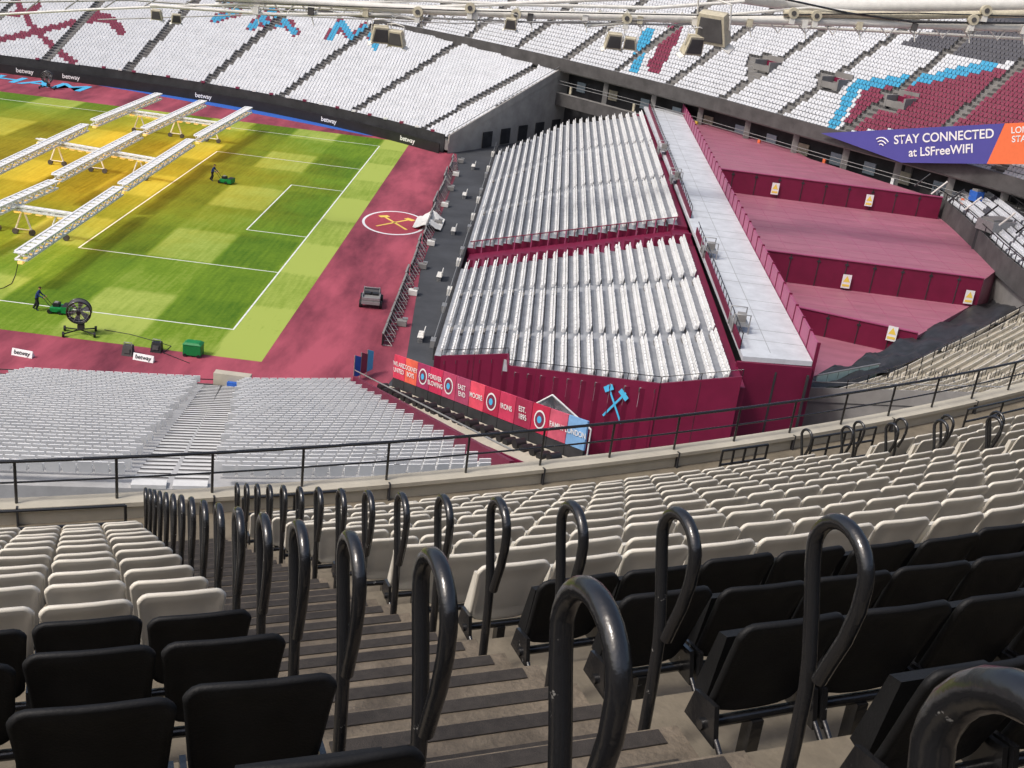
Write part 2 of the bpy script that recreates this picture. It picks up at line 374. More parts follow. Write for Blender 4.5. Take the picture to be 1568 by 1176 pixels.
def colU(u,v):
    if segd(u,v,[(1272,200),(1312,130),(1432,119),(1520,99)])<7: return 2
    if inpoly(u,v,mar_poly): return 1
    if inpoly(u,v,drk_poly) or (u>1490 and v<40): return 3
    if segd(u,v,[(995,48),(972,106)])<8: return 2
    if segd(u,v,[(1035,44),(1005,100)])<11: return 1
    return 0
cu,nu,su=curve_np(fup,1); aiu=list(np.arange(8,su[-1]-3,9.2))
voms=[(1165,98),(1268,125),(1368,155),(1160,100)]
def msk(x,y,u,v):
    for (a,b_) in voms:
        if abs(u-a)<17 and abs(v-b_)<15: return False
    return True
tier("far_upper_stand",fup,ZU,30,.85,.44,1,aisles=aiu,colfn=colU,mats=[m_white,m_maroonseat,m_blueseat,m_greyseat],seatmask=msk,seatname="far_upper_stand_seating")
fa=MB("far_upper_stand_fascia"); ci=cu-nu*.25
for i in range(0,len(ci)-4,4):
    i2=min(i+4,len(ci)-1); a=ci[i]; b_=ci[i2]
    fa.wall(a,b_,ZU-1.0,ZU+.6,.3,m_dconc)
    a2=cu[i]+nu[i]*2.6; b2=cu[i2]+nu[i2]*2.6
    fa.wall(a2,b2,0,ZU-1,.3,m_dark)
    R=Matrix.Rotation(math.atan2(nu[i][1],nu[i][0])-math.pi/2,3,'Z')
    if (i//4)%3==0: q=cu[i]+nu[i]*.6; fa.box((q[0],q[1],ZU/2-.6),(.6,.6,ZU-1.0),m_farconc)
    q=cu[i]+nu[i]*2.3; 
    if (i//4)%2: fa.box((q[0],q[1],7.3),(1.5,.15,1.3),m_glass if (i//4)%3 else m_cream2,R)
    fa.box((q[0],q[1],4.8),(1.2,.3,random.uniform(.6,1.6)),random.choice([m_dconc,m_farconc,m_maroon,m_dark]),R)
    if (i//4)%4==1: q=cu[i]+nu[i]*.2; fa.box((q[0],q[1],6.9),(.35,.2,1.0),random.choice([m_orange,m_yel,m_wht,m_cream2]),R)
    for dd,zz in ((-.2,7.9),(-.2,7.5)):
        q0=cu[i]+nu[i]*dd; q1=cu[i2]+nu[i2]*dd; fa.tube([(q0[0],q0[1],zz),(q1[0],q1[1],zz)],.04,m_cable,4)
    q0=cu[i]-nu[i]*.2; q1=cu[i2]-nu[i2]*.2; fa.wall(q0,q1,4.6,6.2,.12,m_dconc); fa.wall(q0,q1,6.25,6.4,.2,m_farconc)
fa.build()
vm=MB("vomitory_entrances")
for (u,v) in voms[:3]:
    r=ray(u,v+12); best=None
    for k in range(600):
        q=CAM+r*((100+k*.2)/r.length)
        dd=np.hypot(cu[:,0]-q.x,cu[:,1]-q.y); i=int(dd.argmin()); dist=(q.x-cu[i][0])*nu[i][0]+(q.y-cu[i][1])*nu[i][1]
        if dist>0 and q.z<ZU+dist*.44/.85+.3: best=(q,i); break
    if best:
        q,i=best; R=Matrix.Rotation(math.atan2(nu[i][1],nu[i][0])-math.pi/2,3,'Z')
        for sx in (-1.2,1.2): vm.box(q+R@Vector((sx,1.2,.7)),(.2,2.6,1.3),m_farconc,R)
        vm.box(q+R@Vector((0,2.5,1.0)),(2.6,.2,1.8),m_farconc,R); vm.box(q+R@Vector((0,2.2,.6)),(2.0,.3,1.3),m_maroon,R)
        vm.box(q+R@Vector((0,0,.5)),(2.4,.15,.7),m_farconc,R)
vm.build()
bA=Vector((50.6,56.9,0)); bB=Vector((66.5,38.6,0)); be=(bB-bA).normalized(); bn=Vector((be.y,-be.x,0)) 
if bn.dot(CAM-bA)<0: bn=-bn
bp0=bA+bn*.9
def BQ(u,v): return PL(u,v,bp0,bn)
bb=MB("stand_banner")
def bpoly(px,m,off):
    q=[BQ(*a)+bn*off for a in px]; q2=[BQ(*a)-bn*.05 for a in px]; bb.hexa(q2,q,m)
bpoly([(1257,204),(1380,249),(1512,251),(1538,189)],m_led,.0)
bpoly([(1539,189),(1511,251),(1640,252),(1640,184)],m_orange,.012)
bbo=bb.build()
ey=Vector((0,0,1)); ex=Vector((be.x,be.y,0))
if ex.dot(RT)<0: ex=-ex
def bt(s_,u,v,size,m=m_wht):
    e=(BQ(u+60,v-4)-BQ(u-60,v+4)).normalized(); text("banner_lettering",s_,m,BQ(u,v)+bn*.02,e,bn.cross(e) if bn.cross(e).z>0 else -bn.cross(e),size,bbo,off=.02)
bt("STAY CONNECTED",1443,210,1.28); bt("at LSFreeWIFI",1440,231,1.25); bt("LONDON\nSTADIUM",1577,205,.85)
wf=MB("wifi_symbol")
for rr in (.35,.7,1.05):
    cpt=BQ(1349,226)+bn*.04; pth=[cpt+(ex*math.sin(a)+ey*math.cos(a))*rr for a in np.linspace(-.8,.8,9)]; wf.tube(pth,.07,m_wht,5)
wf.build(bbo)
# ------------------------------------------------------------------ retractable white stand
X0,Z0,SL=14.6,1.0,.35
pn=Vector((-SL,0,1)).normalized()
def Q(u,v): return PL(u,v,(X0,0,Z0+.45),pn)
blkF=[Q(*a) for a in [(752,236),(872,184),(985,170),(1040,333),(720,371)]]
blkN=[Q(*a) for a in [(711,402),(1060,360),(1137,572),(1012,583),(780,556),(779,538),(677,541)]]
ws=MB("retractable_stand"); T=[]; rows=23; pr=.8
for blk,ays in ((blkF,(0.36,.70)),(blkN,(.36,.74))):
    poly=[(q.x,q.y) for q in blk]
    for j in range(rows):
        x=X0+j*pr; z=Z0+SL*pr*j; xm=x+.55; xin=[]; n=len(poly)
        for i in range(n):
            (ax,ay),(bx,by)=poly[i],poly[(i+1)%n]
            if (ax>xm)!=(bx>xm): xin.append(ay+(by-ay)*(xm-ax)/(bx-ax))
        if len(xin)<2:
            if j>15: ws.prism([(x,Yl[0]),(x+pr,Yl[0]),(x+pr,Yl[1]),(x,Yl[1])],0,z-.3,m_maroon)
            continue
        y0,y1=min(xin),max(xin); Yl=(y0,y1)
        ws.prism([(x,y0),(x+pr,y0),(x+pr,y1),(x,y1)],max(0,z-1.2),z,m_tread)
        ws.prism([(x-.004,y0-.03),(x+pr,y0-.03),(x+pr,y0-.002),(x-.004,y0-.002)],0,z+.05,m_maroon)
        ws.box((x-.02,(y0+y1)/2,z-.13),(.04,y1-y0,.22),m_dconc)
        L_=y1-y0
        for f in ays:
            yy=y1-f*L_; ws.box((x+.6,yy,z+.07),(.4,.9,.14),m_farconc)
        y=y0+.3
        while y<y1-.2:
            if not any(abs(y-(y1-f*L_))<.5 for f in ays):
                a_=random.uniform(-.07,.07); T.append((((math.sin(a_),math.cos(a_),0),(-math.cos(a_),math.sin(a_),0),(0,0,1)),(x+.62,y,z+random.uniform(-.02,.02))))
            y+=.52
replicate("retractable_stand_seating",SF,T,[m_white2])
bd=[Q(677,541),Q(779,538),Q(780,556),Q(1012,583),Q(1137,572)]
for a,b_ in zip(bd[:-1],bd[1:]):
    ws.wall((a.x,a.y-.15),(b_.x,b_.y-.15),0,a.z-.1,.15,m_maroon,z1b=b_.z-.1)
    ws.tube([(a.x,a.y-.15,a.z+.3),(b_.x,b_.y-.15,b_.z+.3)],.025,m_rail,5)
    LL=(b_-a).length; n=max(1,int(LL/2.2))
    for k in range(n+1):
        q=a.lerp(b_,k/n); ws.tube([(q.x,q.y-.15,q.z-.2),(q.x,q.y-.15,q.z+.3)],.025,m_rail,4)
        if k%2: ws.box((q.x,q.y-.24,(q.z-.2)/2),(.02,.02,q.z-.2),m_dark)
g0,g1,g2,g3=Q(720,373),Q(1040,335),Q(1060,358),Q(711,400)
ws.hexa([(g.x,g.y,0) for g in (g0,g1,g2,g3)],[(g.x,g.y,g.z-1.0) for g in (g0,g1,g2,g3)],m_maroon)
for k in range(24):
    f=(k+.5)/24; a=g0.lerp(g1,f); b_=g3.lerp(g2,f)
    ws.box(((a.x),(a.y-.1),a.z-.45),(.08,.12,1.3),m_maroonl if k%2 else m_maroon); ws.box(((b_.x+.1),(b_.y+.25),b_.z-.35),(.5,.3,.8),m_maroon)
ws.tube([g0+Vector((0,-.1,.2)),g1+Vector((0,-.1,.2))],.05,m_maroon,5)
ws.box((X0-.15,36,.5),(.2,74,1.0),m_dark)
for k in range(18):
    if k%3!=1: ws.box((X0-.5,2+k*4+random.uniform(-.6,.6),.3),(.4,.9,.55),m_steel if k%2 else m_cable)
ws.tube([(X0-.3,-1,1.5),(X0-.3,72,1.5)],.03,m_cable,5)
wso=ws.build()
em=MB("crossed_hammers_emblem"); a,b_=bd[2],bd[3]; we=Vector((b_.x-a.x,b_.y-a.y,0)).normalized(); wn=Vector((we.y,-we.x,0)); wp=Vector((a.x,a.y-.15,0))+wn*.1
if wn.y>0: wn=-wn
ce=PL(941,619,wp+wn*.1,wn); 
for sgn in (-1,1):
    d=(we*math.sin(.6*sgn)+Vector((0,0,1))*math.cos(.6*sgn)).normalized(); sd=wn.cross(d).normalized()
    Rm=Matrix((sd,d,wn)).transposed()
    em.box(ce+wn*(.02+.01*sgn),(.13,2.4,.02),m_lblue,Rm); em.box(ce+d*1.0+wn*(.05+.01*sgn),(.7,.34,.02),m_lblue,Rm)
em.build(wso)
ZW=7.5; XW0,XW1=33.2,37.4
wk=MB("stand_walkway"); wk.prism([(XW0,-13.2),(XW1,-12.6),(XW1,77),(XW0-.6,77)],ZW-.3,ZW,m_walk)
for k in range(46):
    y=-12+k*2; 
    if k%3: wk.box((35.3,y,ZW+.003),(4.0,.03,.01),m_cable)
wk.box((35.0,32,ZW+.003),(.03,88,.012),m_cable)
wk.wall((XW0-.3,-13.3),(XW1,-12.8),0,ZW-.31,.2,m_maroon); 
for q in (33.5,35.3,37.2): wk.box((q,-13.05,3.5),(.12,.2,6.5),m_dark)
wk.prism([(31.8,-12.5),(33.1,-12.5),(33.1,76),(31.2,76)],0,6.6,m_maroon)
for (y0,y1) in ((-12,14),(19,76)):
    wk.wall((XW0-.05,y0),(XW0-.05,y1),ZW,ZW+.55,.08,m_maroon)
    wk.tube([(XW0,y0,ZW+1.0),(XW0,y1,ZW+1.0)],.035,m_rail,5)
    y=y0
    while y<=y1: wk.tube([(XW0,y,ZW),(XW0,y,ZW+1.0)],.03,m_rail,4); y+=1.3
for (u,v) in ((1035,272),(1086,382),(1132,492),(1015,228)):
    q=P(u,v,ZW+.5); 
    wk.box((q.x,q.y,ZW+.5),(1.0,1.6,.12),m_cable); wk.box((q.x-.4,q.y,ZW+.3),(.1,1.6,.6),m_cable); 
    for dy in (-.8,.8): wk.tube([(q.x-.5,q.y+dy,ZW),(q.x-.5,q.y+dy,ZW+1.2),(q.x+.5,q.y+dy,ZW+1.2),(q.x+.5,q.y+dy,ZW)],.05,m_cable,5)
    wk.box((q.x+.1,q.y,ZW+.8),(.5,.5,.5),m_farconc)
wk.build()
br=MB("claret_barrier"); 
y=-12.6
while y<76:
    br.box((XW1+.12,y+1.15,(ZW+1.1)/2+.0),(.12,2.26,ZW+1.1),m_maroonl); br.box((XW1+.12,y,(ZW+1.2)/2),(.2,.1,ZW+1.2),m_maroon); y+=2.36
br.build()
tr=MB("claret_terraces")
def floor(px,z,m=m_pink,base=0): 
    q=[P(u,v,z) for u,v in px]; tr.hexa([(a.x,a.y,base) for a in q],[(a.x,a.y,z) for a in q],m)
    return q
def facewall(pA,pB,z0,z1):
    a=Vector((pA.x,pA.y,0)); b_=Vector((pB.x,pB.y,0)); e=(b_-a).normalized(); n=Vector((e.y,-e.x,0)); a=a+n*.12; b_=b_+n*.12
    tr.wall(a,b_,z0,z1+.25,.12,m_maroon); L_=(b_-a).length; k=0
    while k<L_:
        q=a+e*k+n*.09; tr.box((q.x,q.y,(z0+z1)/2+.1),(.06,.06,z1-z0+.3),m_dark); tr.box((q.x,q.y,z1-.1),(.3,.08,.14),m_dark); k+=2.4
    tr.box(((a.x+b_.x)/2,(a.y+b_.y)/2,z1+.3),(L_,.3,.08),m_maroonl,Matrix.Rotation(math.atan2(e.y,e.x),3,'Z'))
    return a,b_,e,n
f1=floor([(1010,160),(1090,165),(1240,243),(1442,306),(1072,258)],7.0)
f2=floor([(1090,288),(1440,330),(1500,372),(1537,405),(1505,430),(1150,384)],5.0)
f3=floor([(1180,428),(1490,466),(1405,514),(1190,462)],2.7)
f4=floor([(1200,486),(1380,532),(1325,560),(1225,580)],1.0)
w1=facewall(Vector((37.6,f1[4].y,0)),f1[3],5.0,7.0)
w2=facewall(Vector((37.6,f2[5].y,0)),f2[4],2.7,5.0)
w3=facewall(Vector((37.6,f3[3].y,0)),f3[2],1.0,2.7)
for (f,z) in ((f1,7.0),(f2,5.0),(f3,2.7)):
    ys=[q.y for q in f]; xs=[q.x for q in f]; poly=[(q.x,q.y) for q in f]
    y=min(ys)+2.4
    while y<max(ys):
        X=[xx for xx in np.arange(37.7,max(xs),.5) if inpoly(xx,y,poly)]
        if len(X)>1: tr.box(((X[0]+X[-1])/2,y,z+.003),(X[-1]-X[0],.035,.008),m_maroonl)
        y+=2.4
    x=40.0
    while x<max(xs):
        Y=[yy for yy in np.arange(min(ys),max(ys),.5) if inpoly(x,yy,poly)]
        if len(Y)>1: tr.box((x,(Y[0]+Y[-1])/2,z+.004),(.03,Y[-1]-Y[0],.012),m_maroonl)
        x+=2.4
tro=tr.build()
def wsign(u,v,w):
    a,b_,e,n=w; q=PL(u,v,a+n*.3,n); sg=MB("warning_sign"); Rm=Matrix((e,Vector((0,0,1)),n)).transposed()
    sg.box(q,(.75,1.2,.04),m_wht,Rm); sg.add([q+n*.03+e*.3+Vector((0,0,-.05)),q+n*.03-e*.3+Vector((0,0,-.05)),q+n*.03+Vector((0,0,.5))],[(0,1,2)],m_yel)
    sg.box(q+n*.03+Vector((0,0,-.35)),(.6,.2,.01),m_yel,Rm); sg.build()
for (u,v,w) in ((1187,289,w1),(1331,307,w1),(1296,431,w2),(1484,455,w2),(1366,511,w3)): wsign(u,v,w)
sp=[P(*a,6.2) for a in [(1282,246),(1340,270),(1400,290),(1450,318),(1500,362),(1545,405),(1600,450)]]
tier("side_terrace",[(p.x,p.y) for p in sp],6.3,5,.8,.3,1,aisles=[],mats=[m_greyseat,m_white],colfn=lambda u,v:1 if (u*7+v*3)%11>2 else 0,n=120,seatname="side_terrace_seating",drop=6)
sr=MB("side_terrace_railing"); cs,ns,ss=curve_np([(p.x,p.y) for p in sp],1,60)
for i in range(0,len(cs)-1,2):
    i2=min(i+2,len(cs)-1)
    a=cs[i]-ns[i]*.3; b_=cs[i2]-ns[i2]*.3; sr.wall(a,b_,4.8,6.9,.12,m_dconc)
    sr.tube([(a[0],a[1],6.9),(a[0],a[1],7.6),(b_[0],b_[1],7.6)],.05,m_rail,5)
    a=cs[i]+ns[i]*4.3; b_=cs[i2]+ns[i2]*4.3; sr.wall(a,b_,0,8.3,.2,m_dark); sr.tube([(a[0],a[1],8.3),(a[0],a[1],9.1),(b_[0],b_[1],9.1)],.05,m_rail,5)
sr.build()
eq=MB("stage_equipment")
for (u,v,z,sx,sy,sz,mm) in ((1478,275,8,4,3,2.0,m_dark),(1520,290,8,4,4,1.6,m_dconc),(1447,266,8,1.2,1,2.4,m_orange),(1555,330,7,4,3,1.6,m_dark),(1495,300,8,1,1,1.0,m_blue),(1400,262,8,3,2,1.2,m_farconc),(1540,272,9,3,2,1.6,m_farconc),(1525,345,7.5,3,2,1,m_cable)):
    q=P(u,v,z); R=Matrix.Rotation(.5,3,'Z'); eq.box((q.x,q.y,z),(sx,sy,sz),mm,R); eq.box((q.x,q.y,z+sz/2+.1),(sx*.8,sy*.7,.2),m_farconc,R); eq.box((q.x,q.y,z/2-sz/4),(sx*.9,sy*.9,z-sz/2),m_dark,R)
for k in range(7):
    q=P(1400+k*26,285+k*12,8); q2=P(1425+k*26,266+k*12,9.5); eq.tube([q,q2],.09,m_steel if k%2 else m_rail,6)
eq.build()
m_side=M("roof_apron",S(96,98,104),.8,var=.35,scale=.3)
q4=[P(*a,6.0) for a in [(1430,255),(1700,255),(1700,470),(1600,455),(1500,360),(1440,310)]]
sheet("concourse_floor",[(q.x,q.y) for q in q4],6.05,m_side)
# corner lower tier with tarpaulin
ct=[(38.6,-4.6)]+[(q.x,q.y) for q in [P(*a,2.0) for a in [(1300,580),(1360,552),(1430,520),(1500,484),(1568,452),(1660,412)]]]
tier("corner_lower_stand",ct,2.0,30,.82,.30,-1,aisles=[6,15,26],row0=3,n=150,mats=[m_cream],slabmat=m_parapet,seatname="corner_lower_stand_seating",stepmat=m_farconc,sm=60)
tp=MB("seat_tarpaulin"); cc_,cn_,cs_=curve_np(ct,-1,90,30); vs=[];fs=[]; nr=9
for i in range(len(cc_)):
    for k in range(nr):
        d=-1.2+k*.55*(.55+.45*min(1,i/50)); q=cc_[i]+cn_[i]*d; h=2.1+max(0,d)*.37+.55+.3*math.sin(i*.55+k*.7)*math.sin(k*.9)+random.uniform(-.07,.07)-(1.4 if k==0 else 0)-(.5 if k==nr-1 else 0); vs.append((q[0],q[1],h))
for i in range(len(cc_)-1):
    for k in range(nr-1): fs.append((i*nr+k,(i+1)*nr+k,(i+1)*nr+k+1,i*nr+k+1))
tp.add(vs,fs,m_tarp,True)
for i in range(0,len(cc_)-1,5):
    q=cc_[i]+cn_[i]*3.9; tp.tube([(q[0],q[1],3.2),(q[0],q[1],4.7)],.04,m_rail,5)
    q2=cc_[min(i+5,len(cc_)-1)]+cn_[min(i+5,len(cc_)-1)]*3.9; tp.tube([(q[0],q[1],4.7),(q2[0],q2[1],4.7)],.04,m_rail,5)
tp.build()
# small hoops in the corner tier
ch=MB("corner_stand_handrails")
for a in (6,15,26):
    s_=cs_; i=int(np.searchsorted(s_,a)); nv=cn_[i]; tv=np.array([-nv[1],nv[0]])
    for j in range(4,30):
        for sd in (-.6,.6):
            q=cc_[i]+nv*(j*.82)+tv*sd; z=2+j*.3
            ch.tube([(q[0],q[1],z),(q[0],q[1],z+.9),(q[0]+nv[0]*.2,q[1]+nv[1]*.2,z+.95),(q[0]+nv[0]*.2,q[1]+nv[1]*.2,z+.5)],.025,m_rail,5)
ch.build()
cbw=MB("glazed_corner_barrier"); m_teal=M("teal_glass",S(170,195,190),.15,var=.08)
p=P(1250,584,3); q=P(1345,566,3)
for k in range(6):
    s0=p.lerp(q,k/6); s1=p.lerp(q,(k+.9)/6); cbw.wall(s0,s1,.5,3.4,.08,m_teal)
cbw.tube([(p.x,p.y,3.45),(q.x,q.y,3.45)],.06,m_cable,5)
cbw.build()
# ------------------------------------------------------------------ near lower tier
nl=[(-45,-18.6),(-25,-17.3),(-9.6,-14.8),(2.7,-12.4),(7,-11.2),(10.3,-10.1)]
cn,nnn,sn=curve_np(nl,-1); q=P(338,592,1.2); ia=int(np.hypot(cn[:,0]-q.x,cn[:,1]-q.y).argmin())
m_pale=M("pale_terrace",S(166,166,166),.8,var=.2,scale=.8); m_palestep=M("pale_steps",S(205,205,203),.8,var=.1)
tier("near_lower_stand",nl,1.2,40,.8,.262,-1,aisles=[sn[ia]-12.4,sn[ia]-11.8,sn[ia]-.6,sn[ia]+.5],slabmat=m_pale,mats=[m_white2],seatname="near_lower_stand_seating",stepmat=m_palestep,capmat=m_maroon)
nw=MB("near_stand_front_wall")
for i in range(0,len(cn)-6,6):
    a=cn[i]-nnn[i]*.6; b_=cn[min(i+6,len(cn)-1)]-nnn[min(i+6,len(cn)-1)]*.6; nw.wall(a,b_,0,1.0,.12,m_dconc); nw.tube([(a[0],a[1],1.3),(b_[0],b_[1],1.3)],.035,m_rail,5)
q=cn[ia]-nnn[ia]*.3; nw.box((q[0]+.7,q[1],1.5),(2.2,.6,.9),m_parapet); nw.box((q[0]+1.2,q[1]-.1,1.3),(1.4,.9,.5),m_blue)
nw.build()
bw=MB("supporters_banner_wall"); A=P(603,574,2.0); B=P(896,686,6.6); e=Vector((B.x-A.x,B.y-A.y,0)); e.normalize(); n=Vector((e.y,-e.x,0))
if n.x>0: n=-n
NP=13
cols=[S(190,55,80),S(205,90,70),S(150,45,85),S(175,40,75),S(165,60,90),S(150,60,90),S(200,70,90),S(150,30,60),S(175,50,80),S(140,35,65),S(170,35,65),S(180,80,100),S(110,150,190)]
bm=[M("banner_cloth_%d"%i,c_,.8,col2=tuple(min(1,x*1.5) for x in c_),scale=1.3) for i,c_ in enumerate(cols)]
off=n*2.1
for k in range(NP):
    f0=k/NP; f1_=(k+.97)/NP; p0=A.lerp(B,f0); p1=A.lerp(B,f1_)
    bw.wall(p0,p1,p0.z-.15,p0.z+1.4,.1,bm[k],z1b=p1.z+1.4,z0b=p1.z-.15)
    bw.wall(p0,p1,0,p0.z-.2,.12,m_dark,z1b=p1.z-.2)
    p1=A.lerp(B,(k+1)/NP)
    a0=p0+off;a1=p1+off; bw.wall(a0,a1,0,p0.z-.95,.12,m_maroon,z1b=p1.z-.95)
    def sl(dz): 
        return [Vector((a0.x,a0.y,p0.z-1.05+dz)),Vector((a1.x,a1.y,p1.z-1.05+dz)),Vector((a1.x,a1.y,p1.z-.75+dz))-n*1.95,Vector((a0.x,a0.y,p0.z-.75+dz))-n*1.95]
    bw.hexa(sl(-.12),sl(0),m_parapet)
    c_=(a0+a1)/2-n*1.2; zz=(p0.z+p1.z)/2-.85
    for s_ in (-.35,.35):
        cq=c_+e*s_*1.0; bw.tube([Vector((cq.x,cq.y,zz+.1))-n*.3,Vector((cq.x,cq.y,zz+.1))+n*.3],.26,m_blk,12)
bwo=bw.build()
ups=Vector((0,0,1)); te=(B-A).normalized(); te=te if te.dot(RT)>0 else -te
bfront=-n if n.dot(CAM-A)<0 else n
wds=["WE ARE\nUNITED","COCKNEY\nBOYS","","FOREVER\nBLOWING","","EAST\nEND","MOORE","","IRONS","EST.\n1895","","FAMILY","LONDON"]
def bz(f,h): 
    p=A.lerp(B,f); return Vector((p.x,p.y,p.z+h))+bfront*.07
for k in range(NP):
    p=bz((k+.48)/NP,.62)
    if wds[k]:
        up2=bfront.cross(te); up2=up2 if up2.z>0 else -up2
        text("banner_text",wds[k],m_wht,p,te,up2,.40,bwo,off=.03 if te.cross(up2).dot(bfront)>0 else -.03)
    else:
        dm=MB("banner_badge")
        for rr,mm,o_ in ((.52,m_wht,.0),(.42,m_maroonseat,.012),(.2,m_lblue,.024)): dm.add([p+bfront*o_+(te*math.cos(a)+ups*math.sin(a))*rr for a in np.linspace(0,2*math.pi,20)[:-1]],[tuple(range(19))],mm)
        dm.build(bwo)
gz=MB("white_net_tent"); ap=P(846,605,4.6); bs=[P(806,626,3.0),P(850,640,2.4),P(905,658,3.0),P(880,640,1.4)]
for i in range(4):
    a,b_=bs[i],bs[(i+1)%4]; gz.tube([a,ap],.06,m_wht,6); gz.tube([a,(a.x,a.y,0)],.05,m_wht,6); gz.tube([a,b_],.04,m_wht,5)
    for t in np.linspace(.06,.94,14): gz.tube([a.lerp(b_,t),ap],.02,m_wht,4)
    for t in np.linspace(.08,.92,12): gz.tube([a.lerp(ap,t),b_.lerp(ap,t)],.02,m_wht,4)
gz.build()
# ------------------------------------------------------------------ near upper tier (foreground)
D=Vector((-.379,.925,0)).normalized(); RR=Vector((.925,.379,0)).normalized(); A0=80.7
Kc=Vector((CAM.x,CAM.y,0))+D*A0+RR*1.38
def PO(a,phi,z=0): 
    rho=A0-a; q=Kc+(-D*math.cos(phi)+RR*math.sin(phi))*rho; return Vector((q.x,q.y,z))
PIT,RISE=.82,.429
def ak(k): return 3.37+PIT*k
def zk(k): return CAM.z-1.17-.523*ak(k)
k0,k1=-7,14
ns_=MB("near_upper_stand"); prof=[]
for k in range(k0,k1+1): prof+=[(ak(k)-PIT,zk(k)),(ak(k),zk(k))]
prof[-1]=(15.6,zk(k1))
NS=90; ph=[-.22+.62*i/NS for i in range(NS+1)]; vs=[];fs=[]
for p_ in ph:
    for (a,z) in prof: vs.append(PO(a,p_,z))
n_=len(prof)
for i in range(NS):
    for k in range(n_-1): fs.append((i*n_+k,(i+1)*n_+k,(i+1)*n_+k+1,i*n_+k+1))
ns_.add(vs,fs,m_conc)
ZF=zk(k1)
for i in range(NS):
    q=[PO(15.6,ph[i],0),PO(15.6,ph[i+1],0),PO(15.8,ph[i+1],0),PO(15.8,ph[i],0)]
    ns_.hexa([(a.x,a.y,ZF-1.6) for a in q],[(a.x,a.y,ZF+.22) for a in q],m_parapet)
    q=[PO(15.54,ph[i],0),PO(15.54,ph[i+1],0),PO(15.86,ph[i+1],0),PO(15.86,ph[i],0)]
    ns_.hexa([(a.x,a.y,ZF+.222) for a in q],[(a.x,a.y,ZF+.29) for a in q],m_parapet)
    if i%6==3:
        q=[PO(15.53,ph[i],0),PO(15.53,ph[i]+.0004,0),PO(15.6,ph[i]+.0004,0),PO(15.6,ph[i],0)]; ns_.hexa([(a.x,a.y,ZF) for a in q],[(a.x,a.y,ZF+.30) for a in q],m_dark)
ns_.build()
st=MB("stadium_steps")
AIS=[0.0,.158,-.158,.316]
for ap in AIS:
    ea=-(-D*math.cos(ap)+RR*math.sin(ap)); er=RR*math.cos(ap)+D*math.sin(ap)
    Rm=Matrix((er,ea,Vector((0,0,1)))).transposed()
    for k in range(k0,k1+1):
        c_=PO(ak(k)-PIT*.75,ap,zk(k)+RISE*.25+.001); st.box(c_,(1.3,PIT*.5,RISE*.5),m_stair,Rm)
        c_=PO(ak(k)-PIT*.25+.004,ap,zk(k)+.004); st.box(c_,(1.3,PIT*.5,.012),m_stair,Rm)
        for aa,zz in ((ak(k)-PIT*.5,zk(k)+RISE*.5),(ak(k),zk(k)+.009)):
            w_=1.12+random.uniform(-.03,.03)
            c_=PO(aa-.05,ap,zz+.004); st.box(c_,(w_,.075,.008),m_strip,Rm)
            c_=PO(aa-.19,ap,zz+.003); st.box(c_,(w_,.04,.006),m_strip,Rm)
            c_=PO(aa+.003,ap,zz-.05); st.box(c_,(w_,.006,.08),m_strip,Rm)
st.build()
T=[];im=[]
for k in range(-3,14):
    a=2.75+PIT*k; rho=A0-a; stp=.462/rho
    cent=sorted(AIS); blocks=[(-.22,cent[0]),(cent[0],cent[1]),(cent[1],cent[2]),(cent[2],cent[3]),(cent[3],.40)]
    for (s0,s1) in blocks:
        g=.78/rho; lo,hi=s0+g,s1-g; n=int((hi-lo)/stp); 
        if n<1: continue
        for m_ in range(n+1):
            p_= (hi-.12/rho-m_*stp) if s1<=0.001 else (lo+.14/rho+m_*stp)
            if p_<lo-.01/rho or p_>hi+.01/rho: continue
            q=PO(a,p_,zk(k)); ou=-D*math.cos(p_)+RR*math.sin(p_); tx=RR*math.cos(p_)+D*math.sin(p_)
            yaw=random.uniform(-.03,.03); tx2=(tx+ou*yaw).normalized(); ou2=Vector((0,0,1)).cross(tx2); 
            if ou2.dot(ou)<0: ou2=-ou2
            tilt=random.uniform(-.03,.03); up=Vector((0,0,1))+ou2*tilt
            T.append((((tx2.x,ou2.x,up.x),(tx2.y,ou2.y,up.y),(0,0,1)),(q.x,q.y,q.z+random.uniform(-.006,.006)))); im.append(2 if k<=2 else 0)
replicate("near_upper_stand_seating",SN,T,[m_cream,m_rail,m_black],im)
def hoop(b,base,up_a,h,r=.0228):
    Z=Vector((0,0,1)); pts=[]; jx=random.uniform(-.008,.008)
    def a_(x,z): pts.append(base+up_a*(x+jx)+Z*z)
    a_(.045,-.40); a_(.032,.20); a_(.022,.36); a_(.004,.45); a_(-.035,.58); a_(-.078,h-.19); a_(-.094,h-.125)
    cx,cz,rr=.026,h-.122,.120
    for t in np.linspace(math.pi*.95,.05,13): a_(cx+rr*math.cos(t),cz+rr*math.sin(t))
    a_(.146,h-.19); a_(.125,h-.30); a_(.088,h-.41); a_(.066,h-.48)
    b.tube(pts,r,m_rail,14)
hp=MB("aisle_handrail_hoops")
for ap in AIS:
    er=RR*math.cos(ap)+D*math.sin(ap); ou=-D*math.cos(ap)+RR*math.sin(ap)
    for k in range(-1,17):
        a=.70+.825*k
        for sd,da in ((-.575,-.035 if k else -.06),(.575,-.08)):
            aa=a+da
            if ap==0 and aa<.4: continue
            q=PO(aa,ap,CAM.z-1.17-.523*aa)+er*sd; hoop(hp,q,ou,.895)
hp.build()
fr=MB("parapet_railing")
